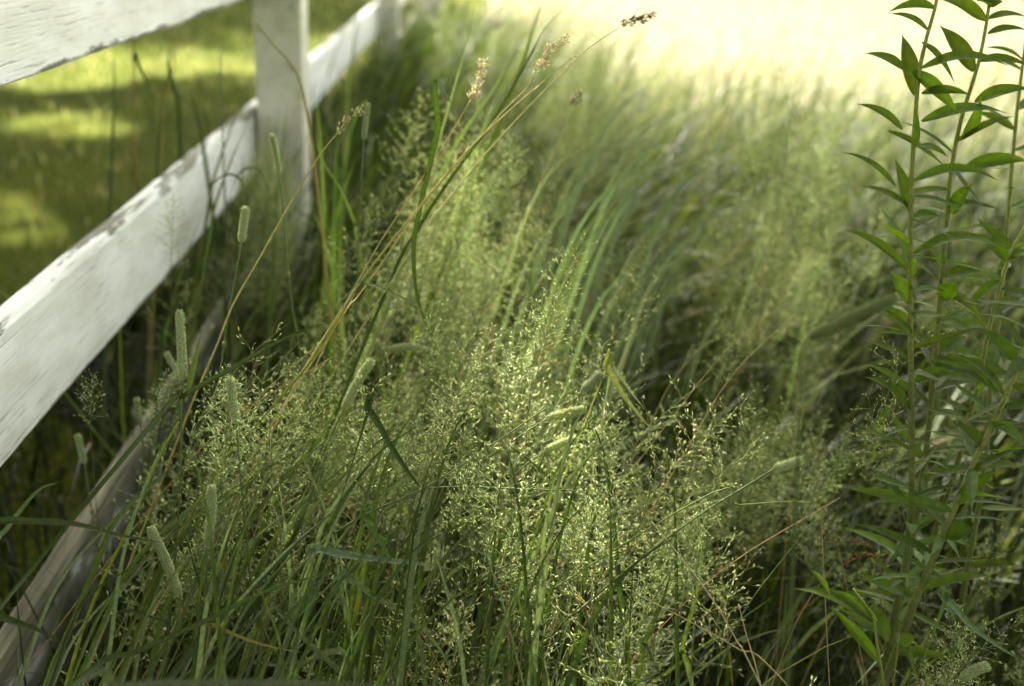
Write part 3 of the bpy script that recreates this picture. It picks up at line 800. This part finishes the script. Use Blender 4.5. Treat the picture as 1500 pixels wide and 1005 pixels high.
def stem_thing(pts, r, label, D=.9, c=G_YL, c1=None, nodes=(), name='grass_stalk', group='bare grass stems', ground=True):
    f = lambda q: (q[0], q[1], q[2] if len(q) > 2 else D)
    full = [P(*f(q)) for q in pts]
    if ground: full = to_ground(full)
    root = full[-1].copy(); path = smooth_path(full, 40)[::-1]
    mb = MB(); tube(mb, path, r, r * .55, vary(c, .08), vary(c1 or c, .08), sides=7)
    for (px, py) in nodes:
        q = P(px, py, D); tube(mb, [q - [0, 0, .003], q - [0, 0, .001], q + [0, 0, .001], q + [0, 0, .003]], [r, r * 1.7, r * 1.7, r], None, (.24, .24, .05), sides=7)
    o = mb.build(name, M_stem, None, root)
    return tag(o, label, 'grass stem', group)

# yellow-green and thin stems
stem_thing([(262, 618), (235, 665), (212, 718), (180, 790), (150, 850), (120, 925), (108, 965)], .0019, 'thick yellow-green stem slanting across the worn bottom rail', .88, (.24, .26, .03))
stem_thing([(520, 430), (462, 520), (430, 560), (380, 618), (335, 665), (300, 720), (260, 790)], .0015, 'bright yellow-green stem slanting through the left tangle', .95, (.22, .24, .03))
stem_thing([(800, 598), (720, 652), (617, 718), (560, 742), (500, 775), (440, 830)], .0012, 'pale stem rising right past a folded leaf near centre', .88, (.14, .18, .08))
stem_thing([(845, 719), (760, 716), (680, 713), (617, 718), (570, 745), (530, 800)], .0011, 'thin stem lying level across the centre of the tangle', .88, (.14, .18, .07))
stem_thing([(955, 765), (1000, 820), (1045, 880), (1080, 940), (1112, 1000)], .0009, 'thin pale straw running down right through bottom centre', .86, (.42, .38, .24))
stem_thing([(1082, 885), (1092, 925), (1104, 965), (1114, 1003)], .0008, 'short pale straw meeting a longer one at bottom right of centre', .86, (.42, .34, .2))
stem_thing([(930, 870), (1000, 905), (1080, 950), (1150, 1000)], .0009, 'brownish thin stem sloping down right at bottom of the meadow', .87, (.3, .26, .12))
stem_thing([(1240, 640), (1222, 690), (1200, 733), (1150, 735), (1080, 740), (1000, 745)], .0008, 'wiry green stem bent sharply at a node left of goldenrod', .86, (.15, .2, .04), nodes=[(1200, 733)])
stem_thing([(1190, 765), (1150, 815), (1100, 880), (1070, 935), (1052, 1000)], .0008, 'wiry dark stem slanting down left in the dark lower right', .88, (.09, .12, .04))
stem_thing([(560, 640), (570, 690), (560, 760), (545, 860), (540, 930)], .0009, 'slender upright green stem in the lower centre left', .95, (.1, .14, .04))
stem_thing([(705, 780), (718, 830), (733, 870), (742, 905)], .0011, 'pale upright stem ending among seed heads low centre', .86, (.2, .24, .12))
stem_thing([(820, 835), (845, 880), (870, 930), (895, 985)], .0012, 'pale stem leaning left at the bottom centre', .86, (.16, .19, .1))
stem_thing([(455, 640), (430, 700), (405, 780), (375, 850)], .0012, 'yellowish jointed stem among lower left grasses', .93, (.18, .2, .05))
stem_thing([(350, 800), (365, 870), (400, 960), (420, 1000)], .001, 'green jointed stem near bottom left corner grasses', .9, (.12, .15, .04))

B = blade_thing
B([(490, 472), (450, 482), (400, 505), (340, 540), (270, 580), (220, 625)], .0055, 'long dark blade arching right across left foreground', .90, G_DK)
B([(620, 718), (600, 695), (573, 655), (540, 602), (528, 640)], .0075, 'broad dark folded leaf pointing down right at centre left', .87, G_DK)
B([(672, 836), (620, 826), (560, 820), (500, 812), (458, 806), (440, 850)], .0085, 'broad blue-grey blade lying level below centre', .87, G_SHEEN, (.13, .17, .12))
B([(585, 850), (570, 815), (552, 785), (532, 758), (520, 800)], .006, 'short bright green blade pointing down right below centre', .87, (.08, .13, .02))
B([(670, 1000), (640, 945), (600, 905), (550, 875), (505, 845), (470, 870)], .006, 'grey-green blade sloping down right at bottom centre', .86, G_SHEEN)
B([(92, 705), (60, 716), (35, 742), (10, 775), (-30, 830)], .006, 'blue-green blade curving up right at the left edge', .95, G_SHEEN)
B([(240, 795), (180, 785), (110, 768), (50, 764), (-10, 766), (-60, 800)], .007, 'dark blade lying level across the worn bottom rail', .82, G_DK)
B([(95, 945), (60, 925), (25, 912), (-20, 898), (-80, 890)], .007, 'dark blade dipping right across the bottom left corner', .78, G_DK)
B([(500, 840), (440, 850), (370, 875), (290, 915), (200, 955), (110, 1000)], .0055, 'very long blade arching through the bottom left', .85, G_DK, G_MD)
B([(455, 958), (410, 950), (365, 938), (330, 924), (308, 918), (300, 960)], .004, 'brown tipped dying leaf curving in bottom left', .86, (.2, .13, .04), (.16, .14, .05))
B([(470, 960), (500, 985), (440, 930), (400, 880), (430, 850)][::-1], .006, 'grey-green crossing blade right of the bent timothy stem', .88, G_SHEEN)
B([(480, 660), (450, 740), (410, 830), (350, 920), (300, 1000)], .0065, 'broad dark blade rising steeply in lower left tangle', .9, G_DK)
B([(500, 740), (440, 790), (380, 850), (330, 900), (260, 980)], .008, 'broadest dark blade slanting through lower left tangle', .88, G_DK)
B([(398, 745), (420, 700), (470, 640), (510, 560)][::-1], .005, 'green blade rising right between fine seed heads at left', .95, G_MD)
B([(135, 870), (160, 850), (200, 830)][::-1] + [(110, 900), (90, 960)], .004, 'thin blade leaning over the foot of bottom rail', .85, G_DK)
B([(260, 915), (225, 905), (190, 895), (165, 905), (150, 960)][::1], .005, 'small curved blade hooping left of the leaning timothy', .88, G_DK)
B([(135, 908), (118, 910), (98, 930), (85, 970)], .005, 'curved grey blade arching beside the worn rail foot', .86, G_SHEEN)
B([(635, 500), (622, 470), (610, 430), (606, 380), (610, 330), (640, 200), (660, 150)], .006, 'dark blade hanging straight down from the upper middle', 1.02, G_DK)
B([(640, 478), (610, 448), (575, 430), (538, 417), (500, 440)], .0035, 'thin grey blade bowing right from straw stems', .98, G_SHEEN)
B([(955, 630), (935, 607), (912, 578), (888, 540), (880, 560)], .008, 'yellow-green stiff leaf pointing down right near centre', 1.0, (.2, .21, .06))
B([(945, 600), (925, 575), (905, 548), (895, 540), (888, 580)], .006, 'second pale leaf beside the yellow-green one', 1.02, (.2, .21, .1))
B([(840, 0, 1.2), (800, 40, 1.18), (775, 85, 1.15), (720, 180, 1.12), (660, 262, 1.1), (610, 340, 1.08), (560, 440, 1.05)], .004, 'tall dark blade crossing the upper middle to the top edge', 1.1, G_DK)
B([(700, -20), (685, 60), (665, 130), (645, 200), (625, 270), (600, 360), (560, 470)], .004, 'tall grey-green blade rising to the top left of middle', 1.12, G_SHEEN)
B([(765, 55), (745, 90), (725, 130), (690, 180), (660, 230), (620, 320)], .008, 'broad grey blurred blade in the upper middle', 1.3, G_SHEEN)
B([(800, -10), (782, 40), (766, 90), (740, 160), (700, 260)], .006, 'narrow blade reaching the top edge right of grey blade', 1.35, G_MD)
B([(1005, 203), (960, 215), (920, 250), (880, 310), (840, 370), (800, 450)], .009, 'grey blurred blade arching right in mid meadow', 1.5, G_SHEEN)
B([(1042, 248), (1010, 262), (985, 290), (950, 350), (910, 420)], .009, 'second grey blurred arching blade, right of the first', 1.55, G_SHEEN)
B([(990, 240), (950, 262), (910, 300), (870, 350), (830, 430)], .008, 'third grey blurred blade arching lower in mid meadow', 1.45, G_SHEEN)
B([(640, 1012), (500, 1002), (340, 1000), (180, 1006), (60, 1040)], .005, 'pale out of focus blade along the bottom edge', .58, (.07, .09, .045))
B([(1170, 920), (1130, 925), (1090, 940), (1060, 955)], .003, 'faint grey blade in the dark lower right', 1.0, G_SHEEN)
B([(1500, 970), (1460, 945), (1420, 915), (1385, 880), (1370, 920)], .008, 'dark blade sloping down right at bottom right corner', .8, (.06, .1, .02))
B([(1010, 990), (1000, 950), (1020, 870), (1028, 800), (1025, 760)][::-1], .005, 'bright green upright blade right of bottom centre', .95, (.09, .14, .02))
B([(935, 985), (945, 940), (970, 880), (985, 830)][::-1], .006, 'green upright blade below the pale seed heads', .9, G_MD)
B([(300, 290), (320, 262), (345, 258), (362, 285), (358, 330)], .006, 'dark hooped blade in front of the middle rail end', 1.35, G_DK)
B([(400, 300), (380, 250), (350, 255), (335, 300), (332, 370)], .006, 'dark looped blade at the foot of the nearest post', 1.4, G_DK)
B([(460, 180), (470, 230), (500, 280), (520, 330), (527, 370)][::1], .005, 'bright curved blade right of the nearest post', 1.25, (.1, .15, .02))
B([(290, 430), (262, 440), (240, 480), (235, 530)], .006, 'dim blade curving under the middle rail', 1.35, G_DK)
random.seed(77)
for i in range(60):
    tx, ty = random.gauss(960, 110), random.gauss(300, 75); Dm = random.uniform(1.35, 1.9); ln_ = random.uniform(.7, 1.25)
    B([(tx, ty), (tx - 45 * ln_, ty + 16), (tx - 85 * ln_, ty + 60 * ln_), (tx - 120 * ln_, ty + 130 * ln_), (tx - 150 * ln_, ty + 220 * ln_)], random.uniform(.004, .0075),
      'blue-grey blade arching to the right in the soft middle of the meadow', Dm, (.15, .19, .12), group='blue-grey blades arching right in the mid meadow')  # grey-blue tone carries the sky's sheen
for i in range(64):
    tx, ty = random.uniform(230, 660), random.uniform(600, 900); ln_ = random.uniform(.7, 1.5); sl_ = random.choice([-.6, .6, 1.2, 1.6, 2.0]) + random.gauss(0, .25)
    B([(tx, ty), (tx - 35 * ln_ * sl_, ty + 50 * ln_), (tx - 75 * ln_ * sl_, ty + 130 * ln_), (tx - 100 * ln_ * sl_, ty + 240 * ln_)], random.uniform(.003, .006),
      'long narrow blade leaning across the lower left grass', random.uniform(.84, .98), random.choice([G_MD, G_SHEEN, (.15, .19, .10)]), group='blades leaning through the lower left grass')
for i in range(46):
    tx, ty = random.uniform(560, 1010), random.uniform(560, 930); ln_ = random.uniform(.7, 1.4); sl_ = random.gauss(.6, .8)
    B([(tx, ty), (tx - 40 * ln_ * sl_, ty + 45 * ln_), (tx - 75 * ln_ * sl_, ty + 120 * ln_), (tx - 100 * ln_ * sl_, ty + 220 * ln_)], random.uniform(.002, .0055),
      'narrow blade crossing the pale seed heads below the centre', random.uniform(.82, .95), random.choice([G_DK, G_DK, G_MD, G_SHEEN]), group='blades crossing the pale seed heads')
for i in range(26):
    tx, ty = random.uniform(380, 1250), random.uniform(420, 900); a_ = random.gauss(.5, .9); ln_ = random.uniform(.6, 1.5)
    stem_thing([(tx, ty), (tx - 60 * a_ * ln_, ty + 80 * ln_), (tx - 110 * a_ * ln_, ty + 190 * ln_)], random.uniform(.0005, .0009), 'dry straw-coloured stem caught in the green tangle of grass', random.uniform(.86, 1.2), random.choice([(.42, .34, .16), (.30, .26, .12), (.36, .24, .10)]), group='dead straws caught in the tangle')
for i in range(14):
    tx, ty = random.uniform(355, 520), random.uniform(120, 330); sl_ = random.gauss(0, .8)
    B([(tx, ty), (tx - 14 * sl_, ty + 50), (tx - 30 * sl_, ty + 120), (tx - 38 * sl_, ty + 190)], random.uniform(.004, .007),
      'blade rising in front of the nearest post and its foot', random.uniform(1.35, 1.8), random.choice([(.07, .11, .02), G_SHEEN, G_MD, G_MD]), group='blades rising around the nearest post')
# blades behind the fence seen against the lawn
grpB = 'dark blades growing behind the fence'
B([(166, 55), (167, 120), (165, 200), (163, 260)], .006, 'dark straight blade leftmost behind the fence', 1.75, G_DK, group=grpB)
B([(238, 168), (222, 135), (205, 100), (197, 80), (196, 130), (194, 220)], .008, 'dark blade bent sharply down right behind the fence', 1.75, G_DK, group=grpB)
B([(249, 70), (247, 95), (255, 130), (262, 160), (265, 230)], .010, 'darkest broad blade between the fence rails', 1.75, G_DK, group=grpB)
B([(248, 60), (246, 110), (238, 160), (232, 220), (230, 260)], .006, 'dark blade crossing beside the broad one behind the fence', 1.75, G_DK, group=grpB)
B([(280, 137), (286, 160), (295, 195), (300, 230)], .007, 'short dark blade nearest the post behind the fence', 1.75, G_DK, group=grpB)
B([(192, 190), (184, 165), (170, 155), (157, 165), (155, 215), (158, 260), (172, 305)], .006, 'hooped dark blade behind the fence above middle rail', 1.7, G_DK, group=grpB)
B([(300, 50), (275, 40), (258, 50), (250, 75), (246, 150)], .004, 'thin dark blade hooking right behind the fence', 1.75, G_DK, group=grpB)
stem_thing([(195, 45), (196, 120), (195, 200), (200, 260)], .0018, 'thin reddish stem behind the fence, left', 1.7, (.16, .1, .03), group='stems behind the fence')
stem_thing([(252, 20), (255, 90), (240, 150), (235, 250)], .0016, 'thin golden stem behind the fence beside broad blade', 1.7, (.26, .2, .04), group='stems behind the fence')
stem_thing([(322, 80), (325, 150), (327, 230), (330, 300)], .0016, 'thin grey-green stem standing before the middle rail end', 1.45, (.1, .1, .06))
stem_thing([(372, 30, 1.35), (400, 65, 1.35), (425, 92, 1.35), (438, 115, 1.35), (447, 150, 1.35), (455, 200, 1.35), (470, 320, 1.3)], .002, 'golden bent stem crossing the nearest post', 1.35, (.25, .2, .05))

# ------------------------------------------------------------------ goldenrod
def herb(name, stem, leaves, label, D=.95, rs=.0028, auto=None, group='goldenrod stems at the right', cat='plant', w=.012, wr=1.0):
    """stem top->bottom pixels; leaves: (base px,py, tip px,py[, width, bow, dD])"""
    f = lambda q: (q[0], q[1], q[2] if len(q) > 2 else D)
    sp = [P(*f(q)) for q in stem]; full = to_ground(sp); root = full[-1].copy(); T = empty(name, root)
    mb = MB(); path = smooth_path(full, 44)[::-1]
    tube(mb, path, rs * 1.25, rs * .55, (.035, .05, .01), (.34, .37, .09), sides=8)  # stem colour darkens to the foot, holding the shade low down
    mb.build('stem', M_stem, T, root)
    mb = MB()
    def lf(base, tip, wd, bow, c, nrm, fold=.35):
        mid = (base + tip) / 2; L = np.linalg.norm(tip - base)
        ctrl = [base, base + (tip - base) * .35 + np.array([0, 0, bow * L]), base + (tip - base) * .7 + np.array([0, 0, bow * L * .9]), tip]
        ribbon(mb, smooth_path(ctrl, 16), wd, nrm, c, c, fold=fold, shape='leaf', twist=random.uniform(-.3, .3))
    for q in leaves:
        bx, by, tx, ty = q[:4]; wd = q[4] if len(q) > 4 else w; bow = q[5] if len(q) > 5 else .08; dD = q[6] if len(q) > 6 else random.uniform(-.025, .025)
        b = P(bx, by, D); tp = P(tx, ty, D + dD)
        toward = unit(CAM - b) * .55 + np.array([0, 0, .8]) + np.array([random.gauss(0, .25), 0, random.gauss(0, .15)])
        lf(b, tp, wd, bow, vary((.065, .105, .012), .07), toward)
    if auto:
        y0, y1, n, Lf = auto                          # px rows between which leaves spiral round the stem
        dense = smooth_path(sp, 300); rows = np.array([project(p)[1] for p in dense])
        for i in range(n):
            yy = y0 + (y1 - y0) * (i + .5) / n; b = dense[np.argmin(abs(rows - yy))]
            a = i * 2.4 + random.uniform(-.3, .3); L = Lf * random.uniform(.7, 1.15)
            el = random.uniform(-.35, .55)
            tp = b + L * np.array([math.cos(a) * math.cos(el), math.sin(a) * math.cos(el), math.sin(el)])
            lf(b, tp, w * random.uniform(.75, 1.15), random.uniform(-.02, .09), tuple(np.array(vary((.07, .108, .018), .07)) * random.uniform(.7, 1.3)), np.array([random.gauss(0, .4), random.gauss(-.3, .4), 1.0]), .25)
    mb.build('foliage', M_leaf, T, root)
    return tag(T, label, cat, group)

herb('goldenrod', [(1376, -30), (1370, 10), (1356, 60), (1346, 110), (1341, 170), (1337, 230), (1334, 300), (1334, 400), (1334, 500), (1335, 600), (1336, 700), (1332, 780), (1322, 850), (1305, 930), (1292, 1000)],
     [(1370, 12, 1300, 18, .012, .1), (1360, 45, 1302, 20), (1350, 62, 1400, 125), (1325, 103, 1265, 78, .012), (1340, 140, 1321, 50, .015, .05), (1322, 190, 1255, 152, .011), (1312, 273, 1230, 222, .011),
      (1350, 100, 1478, 97, .013, .12), (1350, 137, 1422, 139, .010), (1350, 178, 1476, 166, .013), (1336, 105, 1406, 170, .014, .06), (1300, 192, 1388, 248, .010, .05),
      (1338, 265, 1465, 266, .012, .14), (1338, 215, 1341, 150, .020, .02, -.04), (1333, 312, 1310, 232, .013, .05), (1345, 213, 1390, 231, .009), (1330, 395, 1232, 335, .011), (1338, 372, 1470, 366, .013, .15),
      (1334, 445, 1303, 397, .016, .04), (1340, 495, 1282, 458, .009), (1330, 475, 1293, 452, .011), (1333, 600, 1265, 552, .018, .1), (1338, 318, 1380, 320, .012, .1), (1340, 560, 1398, 545, .014)],
     'goldenrod with the leftmost straight stem and long narrow leaves', .92, auto=(280, 960, 40, .066), w=.0092)
herb('goldenrod', [(1449, 5), (1444, 40), (1435, 85), (1425, 120), (1412, 160), (1400, 210), (1391, 270), (1387, 330), (1380, 400), (1372, 500), (1366, 560), (1358, 650), (1345, 740), (1330, 820), (1315, 900), (1300, 980)],
     [(1445, 30, 1350, -5, .015), (1447, 28, 1510, 28, .012), (1447, 50, 1510, 47, .012), (1426, 105, 1376, 37, .017, .05), (1432, 90, 1510, 98, .013), (1428, 150, 1510, 130, .016), (1412, 203, 1438, 140, .019, .02, -.03),
      (1410, 250, 1510, 236, .016), (1395, 312, 1424, 268, .019, .02, -.03), (1397, 190, 1400, 190, .001), (1449, 8, 1436, -20, .014, .02), (1449, 8, 1462, -15, .014, .02), (1449, 10, 1470, 3, .014), (1449, 10, 1430, 2, .014),
      (1385, 405, 1437, 398, .015), (1378, 440, 1400, 412, .018, .02, -.03), (1385, 430, 1440, 468, .012), (1376, 515, 1418, 495, .020), (1370, 530, 1465, 580, .022, .12), (1355, 700, 1430, 690, .012)],
     'goldenrod with a dark leafy tip near the top right corner', .96, auto=(200, 930, 42, .068), w=.0092)
herb('goldenrod', [(1520, 290), (1500, 335), (1481, 370), (1462, 430), (1446, 495), (1434, 560), (1420, 610), (1405, 670), (1380, 750), (1350, 840), (1320, 920)],
     [(1430, 545, 1462, 507, .024, .05), (1478, 385, 1420, 340, .014), (1470, 410, 1410, 455, .012), (1440, 560, 1390, 500, .012), (1475, 380, 1510, 370, .014), (1460, 450, 1510, 445, .014)],
     'goldenrod leaning right with pale yellow stem behind the others', .99, auto=(340, 880, 36, .068), w=.0095)
herb('goldenrod', [(1545, 400), (1515, 470), (1495, 530), (1460, 610), (1430, 670), (1400, 740), (1375, 800), (1345, 870), (1318, 940)],
     [(1470, 580, 1400, 520, .018), (1450, 620, 1510, 660, .014), (1440, 655, 1395, 620, .016), (1400, 740, 1460, 690, .014), (1385, 785, 1428, 778, .020), (1490, 535, 1430, 480, .016)],
     'goldenrod leaning farthest right with dark shaded stem', .90, rs=.0030, auto=(430, 880, 36, .07), w=.01)
herb('goldenrod', [(1512, -20), (1500, 80), (1488, 180), (1478, 300), (1468, 420), (1452, 560), (1440, 700), (1420, 820), (1400, 930)], [(1500, 90, 1440, 70, .011), (1485, 190, 1425, 165, .011)],
     'goldenrod standing at the very right edge of the picture, behind the rest', 1.08, auto=(60, 930, 30, .066), w=.0105)
herb('broadleaf_weed', [(1250, 862), (1278, 905), (1290, 975)],
     [(1282, 912, 1162, 862, .014, .1), (1290, 972, 1215, 888, .010, .05), (1215, 872, 1186, 834, .008), (1300, 940, 1275, 880, .012), (1285, 910, 1210, 862, .008)],
     'low plant with two long pale-edged leaves in the dark lower right', .88, rs=.0015, group=None, w=.01)
herb('clover', [(1318, 930), (1315, 950), (1312, 975)],
     [(1318, 945, 1342, 932, .013), (1318, 945, 1332, 957, .009), (1316, 945, 1314, 925, .006)],
     'tiny three-leaf clover at goldenrod foot near bottom edge', .88, rs=.0007, group=None, w=.01)

# right-hand blurred leaves close to the lens
# ------------------------------------------------------------------ hero panicles (things) in and near the plane of focus
def hero_panicle(px, py, D, k, lean, a, s, label, group):
    tip = P(px, py, D)
    d = np.array([math.sin(lean) * math.cos(a), math.sin(lean) * math.sin(a), math.cos(lean)])
    b = tip - d * .125 * s
    root = np.array([b[0] - d[0] * b[2] * .5, b[1] - d[1] * b[2] * .5, 0])
    T = empty('grass_panicle', root)
    mb = MB(); tube(mb, smooth_path([root, (root + b) / 2 - d * [.04, .04, 0], b], 10), .0009, .0005, (.08, .11, .03), (.17, .2, .08), sides=5)
    mb.build('stem', M_stem, T, root)
    o = bpy.data.objects.new('seed_head', (PAN + PANL)[k]); col.objects.link(o); o.parent = T
    o.location = (tip - root).tolist(); o.rotation_euler = (0, lean, a); o.scale = (s,) * 3
    tag(T, label, 'grass', group)
random.seed(21)
for (px, py, D, k, lean, a, s, lb) in [
    (835, 480, .92, 6, .15, 0, .9, 'fine loose panicle rising highest above the centre tangle'),
    (1000, 530, .93, 7, .5, .3, 1.0, 'nodding pale panicle right of centre against the dark gap'),
    (1165, 565, .90, 7, .6, .2, .85, 'thin open panicle reaching right toward the goldenrod'),
    (1050, 630, .90, 6, .3, 0, 1.0, 'airy panicle just left of the sideways timothy head'),
    (1270, 530, .90, 6, -.5, .2, .7, 'small panicle touching the leftmost goldenrod stem'),
    (1240, 600, .90, 7, -.8, .3, .7, 'drooping panicle pointing left below goldenrod leaves'),
    (925, 380, 1.1, 7, .2, 0, 1.1, 'soft blurred panicle standing above the middle of the meadow'),
    (1385, 420, .98, 7, .3, 0, .8, 'small pale panicle between goldenrod stems'),
    (590, 845, .84, 6, .1, 0, .6, 'small bright panicle low left of centre'),
]:
    hero_panicle(px, py, D, k, lean, a, s, lb, 'single open panicles standing clear')
regions = [
    ('thick pale panicle in the brightest tangle just below centre', 'panicles massed below centre', 30, (850, 690, 110, 90)),
    ('fine panicle in the sharp tangle left of centre', 'panicles massed left of centre', 12, (560, 600, 110, 70)),
    ('fine panicle standing in the upper centre of the tangle', 'panicles above centre', 9, (720, 480, 90, 60)),
    ('fine green panicle on the left near the timothy heads', 'panicles near the left timothy', 12, (400, 600, 70, 50)),
    ('small panicle in the low lower-middle grass', 'panicles low in the middle', 8, (700, 850, 180, 60)),
    ('pale panicle in the bottom right corner', 'panicles in the bottom right corner', 6, (1430, 880, 60, 60)),
]
for lb, gp, n, (cx, cy, sx, sy) in regions:
    for i in range(n):
        hero_panicle(random.gauss(cx, sx), random.gauss(cy, sy), random.uniform(.84, 1.04), random.randrange(8), abs(random.gauss(.2, .2)), random.gauss(.3, 1), random.uniform(.7, 1.05), lb, gp)
